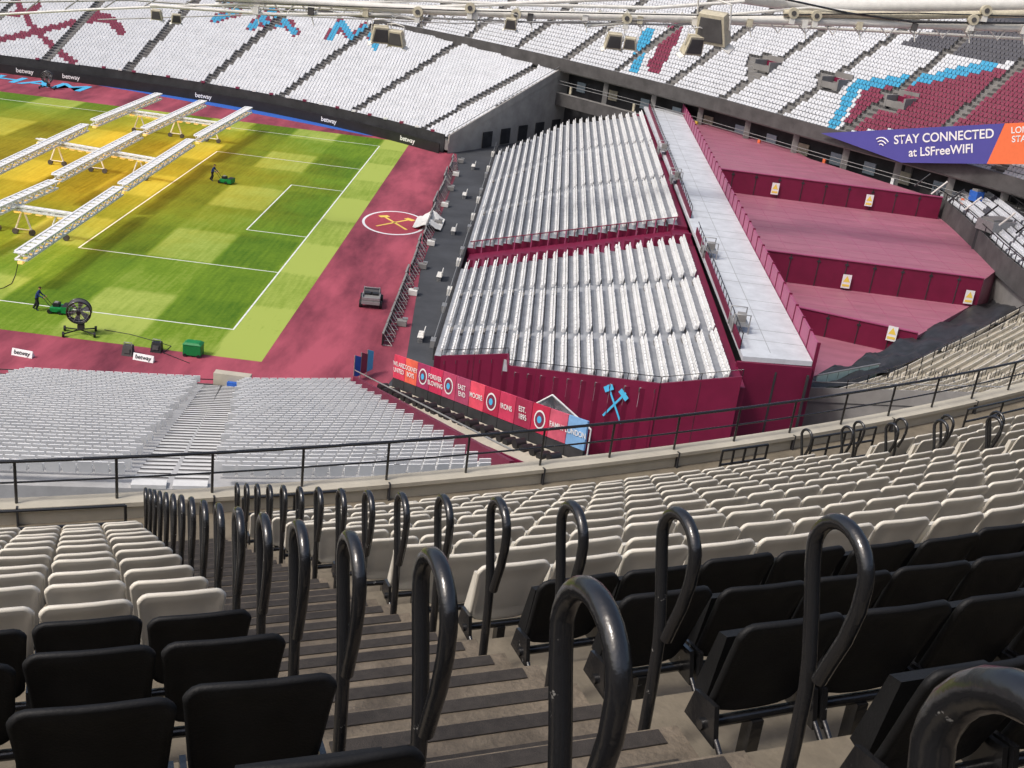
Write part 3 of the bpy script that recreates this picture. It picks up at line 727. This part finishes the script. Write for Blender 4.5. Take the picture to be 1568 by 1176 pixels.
for i in range(0,NS,1):
    for zz,r_ in ((.95,.027),(.62,.016)):
        fr.tube([PO(15.7,ph[i],ZF+zz),PO(15.7,ph[i+1],ZF+zz)],r_,m_rail,8,False)
    if i%3==0: fr.tube([PO(15.7,ph[i],ZF+.28),PO(15.7,ph[i],ZF+.95)],.022,m_rail,6)
for (c0,c1) in ((-.14,-.012),(.012,.034),(.135,.15),(.166,.19),(.23,.30)):
    n=12
    for zz in (.72,.45,.15): fr.tube([PO(14.7,c0+(c1-c0)*t/n,ZF+zz) for t in range(n+1)],.022,m_rail,6)
    for t in range(0,n+1,3): fr.tube([PO(14.7,c0+(c1-c0)*t/n,ZF-.1),PO(14.7,c0+(c1-c0)*t/n,ZF+.72)],.022,m_rail,6)
fr.build()
# ------------------------------------------------------------------ pitch-side things
def beam(b,p0,p1,w=.8,h=.6):
    p0=Vector(p0);p1=Vector(p1); e=(p1-p0).normalized(); n=Vector((-e.y,e.x,0)).normalized(); Z=Vector((0,0,1)); L_=(p1-p0).length
    R=Matrix((e,n,Z)).transposed(); c_=(p0+p1)/2
    for sx in (-1,1):
        for sz in (-1,1): b.box(c_+n*sx*w/2+Z*sz*h/2,(L_,.16,.14),m_wht,R)
    k=int(L_/.9)
    for i in range(k+1):
        q=p0.lerp(p1,i/k)
        b.box(q+Z*h/2,(.66,w,.05),m_wht,R); b.box(q-Z*h/2,(.3,w,.05),m_wht,R)
        if i<k:
            q2=p0.lerp(p1,(i+1)/k)
            for sx in (-1,1): b.tube([q+n*sx*w/2-Z*h/2*(1 if i%2 else -1),q2+n*sx*w/2+Z*h/2*(1 if i%2 else -1)],.06,m_wht,4)
        b.box(q-Z*(h/2+.16),(.45,.35,.18),m_lamp,R)
def rig(beams,cross,z=2.6,lights=170):
    b=MB("grow_light_rig"); ends=[]
    for (a,c_) in beams:
        p0=P(*a,z);p1=P(*c_,z); beam(b,p0,p1); ends.append((p0,p1))
    for (a,c_) in cross:
        p0=P(*a,z-.35);p1=P(*c_,z-.35); beam(b,p0,p1,.35,.3)
        for f in (.15,.5,.85):
            q=p0.lerp(p1,f)
            for s_ in (-.7,.7): b.tube([q,(q.x+s_,q.y,.3)],.08,m_wht,6); b.tube([(q.x+s_,q.y-.12,.25),(q.x+s_,q.y+.12,.25)],.25,m_dconc,14)
            b.tube([(q.x-.7,q.y,.45),(q.x+.7,q.y,.45)],.05,m_wht,5)
    o=b.build()
    for (p0,p1) in ends:
        ld=bpy.data.lights.new("grow_lamp",'AREA'); ld.shape='RECTANGLE'; ld.size=(p1-p0).length; ld.size_y=2.2; ld.energy=lights; ld.color=(1,.48,.06)
        lo=bpy.data.objects.new("grow_lamp",ld); scene.collection.objects.link(lo); c_=(p0+p1)/2; lo.location=(c_.x,c_.y,z-.65)
        e=(p1-p0); lo.rotation_euler=(0,0,math.atan2(e.y,e.x)); lo.parent=o
rig([((145,188),(243,147)),((222,200),(311,158)),((303,212),(381,168))],[((190,170),(350,192))])
rig([((-40,276),(130,195)),((87,272),(213,206)),((188,286),(292,218))],[((60,215),(240,246))])
rig([((-60,345),(82,282)),((32,392),(181,292))],[((-40,308),(110,330)),])
def person(u,v,head=0.0,lean=.25,name="groundskeeper"):
    base=P(u,v,0); me=bpy.data.meshes.new(name)
    V=[(0,0,.95),(0,lean*.25,1.15),(0,lean*.6,1.40),(0,lean*.75,1.52),(.09,0,.92),(.12,.12,.50),(.12,-.02,.09),(.12,.14,.05),(-.09,0,.92),(-.12,-.08,.50),(-.12,-.30,.10),(-.12,-.16,.05),
       (.19,lean*.6,1.40),(.24,lean*.6+.12,1.15),(.2,lean*.6+.38,1.05),(-.19,lean*.6,1.40),(-.24,lean*.6+.12,1.15),(-.2,lean*.6+.38,1.05)]
    E=[(0,1),(1,2),(2,3),(0,4),(4,5),(5,6),(6,7),(0,8),(8,9),(9,10),(10,11),(2,12),(12,13),(13,14),(2,15),(15,16),(16,17)]
    Rr=[.15,.14,.15,.055,.095,.065,.045,.04,.095,.065,.045,.04,.07,.05,.035,.07,.05,.035]
    me.from_pydata(V,E,[]); o=bpy.data.objects.new(name,me); scene.collection.objects.link(o); me.materials.append(m_navy)
    o.modifiers.new('skin','SKIN')
    for i,r in enumerate(Rr): me.skin_vertices[0].data[i].radius=(r,r)
    me.skin_vertices[0].data[0].use_root=True
    sb=o.modifiers.new('sub','SUBSURF'); sb.levels=1; sb.render_levels=2
    hd=MB("head"); c_=Vector((0,lean*.85+.03,1.66)); vs=[];fs=[]
    for i in range(9):
        t=math.pi*i/8
        for k in range(12):
            p_=2*math.pi*k/12; vs.append(c_+Vector((.078*math.sin(t)*math.cos(p_),.098*math.sin(t)*math.sin(p_),.12*math.cos(t))))
    for i in range(8):
        for k in range(12): fs.append((i*12+k,i*12+(k+1)%12,(i+1)*12+(k+1)%12,(i+1)*12+k))
    hd.add(vs,fs[36:],m_skin,True); hd.add([c_+(x-c_)*1.06 for x in vs],fs[:48],m_hair,True)
    hd.box(c_+Vector((0,.105,-.01)),(.022,.03,.035),m_skin); hd.box(c_+Vector((.08,0,0)),(.015,.03,.05),m_skin); hd.box(c_+Vector((-.08,0,0)),(.015,.03,.05),m_skin)
    hd.box(c_+Vector((0,.092,-.055)),(.04,.01,.008),m_maroon)
    for sx in (-.03,.03): hd.box(c_+Vector((sx,.092,.015)),(.018,.01,.01),m_blk)
    hd.build(o)
    hn=MB("hands")
    for sx in (-.2,.2):
        c2=Vector((sx,lean*.6+.41,1.04)); hn.box(c2,(.03,.09,.08),m_skin)
        for k in range(4): hn.tube([c2+Vector((0,.04,.03-.02*k)),c2+Vector((-.02*np.sign(sx),.075-.004*k,.025-.02*k)),c2+Vector((-.05*np.sign(sx),.06,.02-.02*k))],.009,m_skin,6)
        hn.tube([c2+Vector((0,0,.04)),c2+Vector((-.03*np.sign(sx),.03,.055))],.011,m_skin,6)
    hn.build(o)
    tr_=MB("trousers")
    for sx,ky,fy in ((.12,.12,-.02),(-.12,-.08,-.30)):
        tr_.tube([(sx*.7,0,.95),(sx,ky,.52),(sx,fy,.12)],[.125,.095,.07],m_dkcl,10)
    tr_.build(o)
    o.location=(base.x,base.y,.0); o.rotation_euler=(0,0,head); return o,base
def mower(pos,head,name="lawn_mower"):
    b=MB(name); R=Matrix.Rotation(head,3,'Z'); o=Vector((pos.x,pos.y,0))
    def bx(c_,s_,m): b.box(o+R@Vector(c_),s_,m,R)
    bx((0,0,.32),(1.0,.8,.3),m_green); bx((0,.62,.36),(1.0,.5,.45),m_green); bx((0,.62,.60),(.94,.44,.04),m_blk); bx((0,-.05,.58),(.45,.45,.28),m_blk); bx((0,-.05,.75),(.25,.25,.08),m_cable)
    for y in (-.42,.3): b.tube([o+R@Vector((-.5,y,.18)),o+R@Vector((.5,y,.18))],.17,m_blk,14)
    for sx in (-.2,.2): b.tube([o+R@Vector((sx,-.4,.4)),o+R@Vector((sx,-.9,1.02))],.025,m_rail,6)
    b.tube([o+R@Vector((-.28,-.9,1.04)),o+R@Vector((.28,-.9,1.04))],.028,m_rail,6)
    b.build(bevel=.02)
for (u,v,hd) in ((325,277,-1.75),(57,475,-1.5)):
    o,b0=person(u,v,hd); d=Vector((-math.sin(hd),math.cos(hd),0)); mower(b0+d*1.42,hd)
def fan(u,v,head,sc=1.0):
    q=P(u,v,0); b=MB("pitch_fan"); R=Matrix.Rotation(head,3,'Z')
    W=lambda x: q+R@(Vector(x)*sc)
    rg=[]
    for y in (-.35,.35): 
        pth=[W((.85*math.cos(t),y,1.85+.85*math.sin(t))) for t in np.linspace(0,2*math.pi,33)]; b.tube(pth,.05,m_rail,6); rg.append(pth)
    vs=rg[0]+rg[1]; b.add(vs,[(i,i+1,33+i+1,33+i) for i in range(32)],m_dconc,True)
    for r_ in (.3,.5,.7): b.tube([W((r_*math.cos(t),-.4,1.85+r_*math.sin(t))) for t in np.linspace(0,2*math.pi,25)],.014,m_cable,4)
    for k in range(12):
        t=k*math.pi/6; b.tube([W((0,-.42,1.85)),W((.85*math.cos(t),-.37,1.85+.85*math.sin(t)))],.014,m_cable,4)
    for k in range(6):
        t=k*math.pi/3; b.add([W((.1*math.cos(t),.1,1.85+.1*math.sin(t))),W((.78*math.cos(t),.0,1.85+.78*math.sin(t))),W((.78*math.cos(t+.6),.2,1.85+.78*math.sin(t+.6))),W((.1*math.cos(t+.8),.2,1.85+.1*math.sin(t+.8)))],[(0,1,2,3)],m_cable)
    b.tube([W((0,-.45,1.85)),W((0,.4,1.85))],.16,m_blk,10)
    b.tube([W((0,.1,1.05)),W((0,.1,.3))],.09,m_rail,8)
    for sx in (-1,1):
        b.tube([W((sx*.9,0,1.85)),W((sx*.5,0,1.0)),W((0,.1,.9))],.05,m_rail,6)
        b.tube([W((sx*1.1,-.6,.25)),W((0,.1,.35)),W((sx*1.1,.7,.25))],.05,m_rail,6)
        for y in (-.6,.7): b.tube([W((sx*1.1-.08,y,.22)),W((sx*1.1+.08,y,.22))],.2*sc,m_blk,12)
    b.box(W((.1,.1,.6)),(.5*sc,.4*sc,.4*sc),m_dconc,R); b.build()
fan(122,512,.3,.9); fan(73,136,.2,.85)
def cart(u,v,head):
    q=P(u,v,0); R=Matrix.Rotation(head,3,'Z'); b=MB("utility_vehicle")
    def bx(c_,s_,m): b.box(q+R@Vector(c_),s_,m,R)
    bx((0,0,.5),(1.4,2.4,.25),m_cable); bx((0,.75,.75),(1.3,.8,.35),m_dconc); bx((0,1.05,.9),(1.2,.2,.12),m_blk); bx((0,-.55,.7),(1.4,1.2,.12),m_farconc)
    for sx in (-.67,.67): bx((sx,-.55,.82),(.06,1.2,.2),m_cable)
    bx((0,-1.13,.82),(1.4,.06,.2),m_cable); bx((-.3,.15,.85),(.45,.4,.15),m_blk); bx((.3,.15,.85),(.45,.4,.15),m_blk)
    for sx in (-.75,.75):
        for y in (-.75,.8): b.tube([q+R@Vector((sx-.13,y,.3)),q+R@Vector((sx+.13,y,.3))],.31,m_blk,14)
    for sx in (-.6,.6): b.tube([q+R@Vector((sx,.45,.9)),q+R@Vector((sx,.3,1.35)),q+R@Vector((sx,-.05,1.35)),q+R@Vector((sx,-.1,.8))],.035,m_cable,6)
    b.tube([q+R@Vector((-.6,.1,1.35)),q+R@Vector((.6,.1,1.35))],.035,m_cable,6)
    b.build(bevel=.03)
cart(568,466,.1)
def binbox(u,v):
    q=P(u,v,0); b=MB("green_storage_box"); b.prism([(q.x-.6,q.y-.4),(q.x+.6,q.y-.4),(q.x+.6,q.y+.4),(q.x-.6,q.y+.4)],.1,.85,m_green)
    b.hexa([(q.x-.65,q.y-.45,.85),(q.x+.65,q.y-.45,.85),(q.x+.65,q.y+.45,.85),(q.x-.65,q.y+.45,.85)],[(q.x-.45,q.y-.3,1.0),(q.x+.45,q.y-.3,1.0),(q.x+.45,q.y+.3,1.0),(q.x-.45,q.y+.3,1.0)],m_green)
    for x in (-.45,.45): b.tube([(q.x+x,q.y-.46,.12),(q.x+x,q.y+.46,.12)],.12,m_blk,10)
    b.build(bevel=.03)
binbox(296,544)
for (u,v) in ((240,538),(196,543)):
    q=P(u,v,0); b=MB("pitchside_speaker"); b.hexa([(q.x-.35,q.y-.3,.0),(q.x+.35,q.y-.3,.0),(q.x+.35,q.y+.3,.0),(q.x-.35,q.y+.3,.0)],[(q.x-.3,q.y-.1,.65),(q.x+.3,q.y-.1,.65),(q.x+.3,q.y+.3,.65),(q.x-.3,q.y+.3,.65)],m_dconc if u<220 else m_blk); b.tube([(q.x-.25,q.y,.65),(q.x-.25,q.y,.85),(q.x+.25,q.y,.85),(q.x+.25,q.y,.65)],.03,m_cable,5); b.box((q.x,q.y-.24,.35),(.4,.05,.3),m_dconc,Matrix.Rotation(-.24,3,'X')); b.build()
for (u,v) in ((36,544),(221,551)):
    q=P(u,v,0); b=MB("pitchside_sign"); b.hexa([(q.x-.7,q.y-.2,.01),(q.x+.7,q.y-.4,.01),(q.x+.7,q.y+.05,.01),(q.x-.7,q.y+.2,.01)],[(q.x-.7,q.y-.02,.42),(q.x+.7,q.y-.22,.42),(q.x+.7,q.y-.17,.42),(q.x-.7,q.y+.03,.42)],m_wht); o=b.build()
    text("sign_text","betway",m_blk,(q.x,q.y-.2,.23),(1,-.143,0),(.06,.42,.9),.38,o,off=.03)
cbm=MB("power_cable"); pts=[P(u,v,.03) for u,v in [(24,420),(18,434),(5,441),(-20,447)]]; cbm.tube([P(30,392,2.2)]+pts,.03,m_blk,6)
cbm.tube([P(u,v,.03) for u,v in [(160,505),(200,512),(236,522),(262,530),(250,540),(290,556)]],.025,m_blk,6); cbm.build()
ab=MB("goal_end_advertising_boards"); pA=P(694,248,0); pB=P(583,532,0); nB=26; eb=Vector((pB.x-pA.x,pB.y-pA.y,0)).normalized(); nb=Vector((-eb.y,eb.x,0)); 
if nb.x<0: nb=-nb
for k in range(nB):
    p0=pA.lerp(pB,k/nB); p1=pA.lerp(pB,(k+.92)/nB); sh=Vector((random.uniform(-.15,.15),0,0)); ab.wall(p0+sh,p1+sh,.1,.95,.1,m_blk)
    ab.wall(p0+sh,p1+sh,.96,1.02,.14,m_farconc)
    for f in (.1,.5,.9):
        q=p0.lerp(p1,f)+sh; ab.tube([(q.x,q.y,.95),(q.x+nb.x*.7,q.y+nb.y*.7,.05),(q.x,q.y,.05)],.035,m_steel,5)
    if k%3==0: q=p0+nb*.9; ab.box((q.x,q.y,.25),(.7,.6,.4),m_steel if k%2 else m_farconc); ab.box((q.x+.2,q.y+.2,.52),(.4,.3,.12),m_cable)
ab.build()
for k in range(1,nB,6):
    q=pA.lerp(pB,k/nB)+nb*2.6; b=MB("bench_seat"); 
    for dy in (-.5,0,.5): b.box((q.x,q.y+dy,.42),(.45,.42,.06),m_steel); b.box((q.x+.22,q.y+dy,.65),(.06,.42,.4),m_steel)
    b.box((q.x,q.y,.2),(.3,1.3,.05),m_cable); b.box((q.x,q.y-.55,.2),(.35,.05,.4),m_cable); b.box((q.x,q.y+.55,.2),(.35,.05,.4),m_cable); b.build()
fc=MB("folded_white_cover"); q=P(655,345,0); vs=[];fs=[]
for i in range(12):
    for k in range(8):
        vs.append((q.x-1.3+i*.25,q.y-2+k*.62,.08+.8*math.exp(-((i-6)/3.2)**2)*(.6+.4*math.sin(k*1.1))+random.uniform(0,.12)))
for i in range(11):
    for k in range(7): fs.append((i*8+k,(i+1)*8+k,(i+1)*8+k+1,i*8+k+1))
fc.add(vs,fs,m_steel,True); fc.build()
q=P(541,585,0); cb=MB("corner_banner"); 
for k,(dx,mm) in enumerate(((0,m_blue),(.4,m_maroonseat),(.8,m_lblue))):
    cb.tube([(q.x+dx*.8,q.y+dx*1.6,0),(q.x+dx*.8,q.y+dx*1.6,1.9)],.035,m_cable,6)
    cb.hexa([(q.x+dx*.8,q.y+dx*1.6,.3),(q.x+dx*.8+.3,q.y+dx*1.6+.6,.3),(q.x+dx*.8+.32,q.y+dx*1.6+.58,.3),(q.x+dx*.8+.02,q.y+dx*1.6-.02,.3)],[(q.x+dx*.8,q.y+dx*1.6,1.9),(q.x+dx*.8+.3,q.y+dx*1.6+.6,1.6),(q.x+dx*.8+.32,q.y+dx*1.6+.58,1.6),(q.x+dx*.8+.02,q.y+dx*1.6-.02,1.9)],mm)
cb.build()
fb=MB("white_picket_barrier"); a=P(735,214,0); b_=P(812,209,0)
for k in range(13):
    q=a.lerp(b_,k/12); fb.box((q.x,q.y,.6),(.35,.08,1.1),m_wht)
fb.tube([(a.x,a.y,1.0),(b_.x,b_.y,1.0)],.05,m_wht,6); fb.tube([(a.x,a.y,.3),(b_.x,b_.y,.3)],.05,m_wht,6); fb.build()
cbk=MB("corner_concourse"); 
for (u,v,z,sx,sy,h,mm) in ((850,175,0,9,5,4,m_dconc),(800,150,0,6,3,4.5,m_farconc),(880,172,0,3,3,4,m_dark),(862,190,0,2.6,2.6,3.0,m_farconc),(905,160,0,8,2,5,m_farconc),(770,150,0,3,2,4.8,m_parapet)):
    q=P(u,v+20,z); R=Matrix.Rotation(-.5,3,'Z'); cbk.box((q.x,q.y+4,h/2),(sx,sy,h),mm,R); cbk.box((q.x,q.y+4,h+.1),(sx*1.05,sy*1.05,.2),m_parapet,R)
    for s_ in (-.5,.5): cbk.tube([Vector((q.x,q.y+4,h+1.1))+R@Vector((-sx/2,s_*sy,0)),Vector((q.x,q.y+4,h+1.1))+R@Vector((sx/2,s_*sy,0))],.05,m_cable,5)
    cbk.box(Vector((q.x,q.y+4,h*.4))+R@Vector((0,-sy/2-.05,0)),(sx*.35,.12,h*.7),m_dark,R)
cbk.build()
# ------------------------------------------------------------------ roof truss and floodlights
rt=MB("roof_cable_truss")
def V(u,v,y=22): return PL(u,v,(0,y,0),(0,1,0))
def ln_(pts,r,m=m_steel,y=22): rt.tube([V(a,b_,y) for a,b_ in pts],r,m,8)
ln_([(330,-6),(640,14),(800,22),(1070,28),(1300,34),(1620,44)],.34)
ln_([(330,6),(700,22),(1120,36),(1620,62)],.12,m_steel,23)
ln_([(-40,24),(150,14),(300,8),(620,2),(900,-8)],.10)
ln_([(-40,4),(200,0),(400,14),(640,30)],.08,m_cable,23); ln_([(200,-10),(560,12),(640,30)],.10); ln_([(640,12),(900,0),(1200,-10)],.16); ln_([(1100,-12),(1250,10),(1620,6)],.62,m_steel,23); ln_([(1200,20),(1400,24),(1620,20)],.3,m_cream2,21.8); ln_([(900,40),(1240,12),(1400,26),(1620,22)],.11)
ln_([(1180,-6),(1300,20),(1400,34),(1600,36)],.08,m_rail,21.5); ln_([(330,2),(700,16),(1100,24),(1400,20),(1600,26)],.05,m_rail,21.4); ln_([(150,30),(400,22),(700,36),(1000,30)],.05,m_cable,21.5)
ln_([(480,-8),(760,6),(1000,12),(1140,2)],.14); ln_([(560,24),(820,34),(1040,38),(1160,30)],.08,m_cable); ln_([(230,8),(420,22),(600,22)],.14)
for k in range(30):
    u=330+k*42; ln_([(u,-4+k*1.3),(u+21,22+k*1.4),(u+42,-2+k*1.4)],.07)
    if k%2: c_=V(u+20,14+k*1.1,21.7); rt.box(c_,(.45,.4,.6),random.choice([m_dconc,m_steel,m_cream2])); rt.tube([c_,c_+Vector((.3,0,-1.1))],.05,m_steel,5)
for k in range(9): ln_([(-20+k*60,18-k*2),(10+k*60,-8)],.06,m_cable)
for (u,v) in ((640,18),(790,22),(960,28),(1215,20),(1250,24),(1490,30),(1510,16),(720,12)):
    c_=V(u,v,21.4); rt.tube([c_+Vector((0,-.25,0)),c_+Vector((0,.25,0))],.42,m_cream2,16); rt.box(c_+Vector((0,0,-.4)),(.4,.4,.9),m_steel); rt.tube([c_+Vector((0,-.3,0)),c_+Vector((0,-.25,0))],.2,m_dconc,10)
rt.build()
def flood(u,v,sc,rot,y=21):
    c_=V(u,v,y); R=Matrix.Rotation(rot,3,'Z')@Matrix.Rotation(.35,3,'X'); b=MB("floodlight")
    W=lambda x: c_+R@(Vector(x)*sc)
    b.hexa([W((-1,-.5,-.9)),W((1,-.5,-.9)),W((1,.5,-.9)),W((-1,.5,-.9))],[W((-.8,-.35,.9)),W((.8,-.35,.9)),W((.8,.35,.9)),W((-.8,.35,.9))],m_cream2)
    b.hexa([W((-.85,-.56,-.7)),W((.85,-.56,-.7)),W((.85,-.5,-.7)),W((-.85,-.5,-.7))],[W((-.65,-.42,.7)),W((.65,-.42,.7)),W((.65,-.36,.7)),W((-.65,-.36,.7))],m_dconc)
    for s_ in (-1,1): b.tube([W((s_*1.05,0,0)),W((s_*1.05,.1,1.5)),W((0,.1,1.7))],.07*sc,m_steel,6); b.hexa([W((s_*.8,-.5,-1.0)),W((s_*1.3,-.5,-1.3)),W((s_*1.3,.4,-1.3)),W((s_*.8,.4,-1.0))],[W((s_*.8,-.5,-.92)),W((s_*1.3,-.5,-1.2)),W((s_*1.3,.4,-1.2)),W((s_*.8,.4,-.92))],m_steel)
    b.build(bevel=.04)
flood(583,52,.75,.3); flood(607,58,.7,-.3); flood(940,62,.7,.2); flood(965,66,.55,-.2); flood(1092,42,1.35,-.5); flood(1062,68,.85,.5); flood(782,36,.5,0); flood(240,22,.45,0); flood(270,28,.4,.4)
# ------------------------------------------------------------------ light
w=bpy.data.worlds.new("World"); scene.world=w; w.use_nodes=True; nt=w.node_tree; sky=nt.nodes.new('ShaderNodeTexSky'); sky.sky_type='NISHITA'; sky.sun_disc=False
sd=Vector((-.50,-.38,.80)).normalized(); el=math.asin(sd.z); az=math.atan2(sd.x,sd.y)
sky.sun_elevation=el; sky.sun_rotation=az; sky.air_density=1.0; sky.dust_density=5.0; sky.ozone_density=.8
nt.links.new(sky.outputs[0],nt.nodes['Background'].inputs[0]); nt.nodes['Background'].inputs[1].default_value=.15
sl=bpy.data.lights.new("sun",'SUN'); sl.energy=2.1; sl.angle=math.radians(9.0); sl.color=(1,.97,.92); so=bpy.data.objects.new("sun",sl); scene.collection.objects.link(so)
so.rotation_euler=(-sd).to_track_quat('-Z','Y').to_euler()
scene.view_settings.view_transform='Standard'; scene.view_settings.look='None'; scene.view_settings.exposure=0
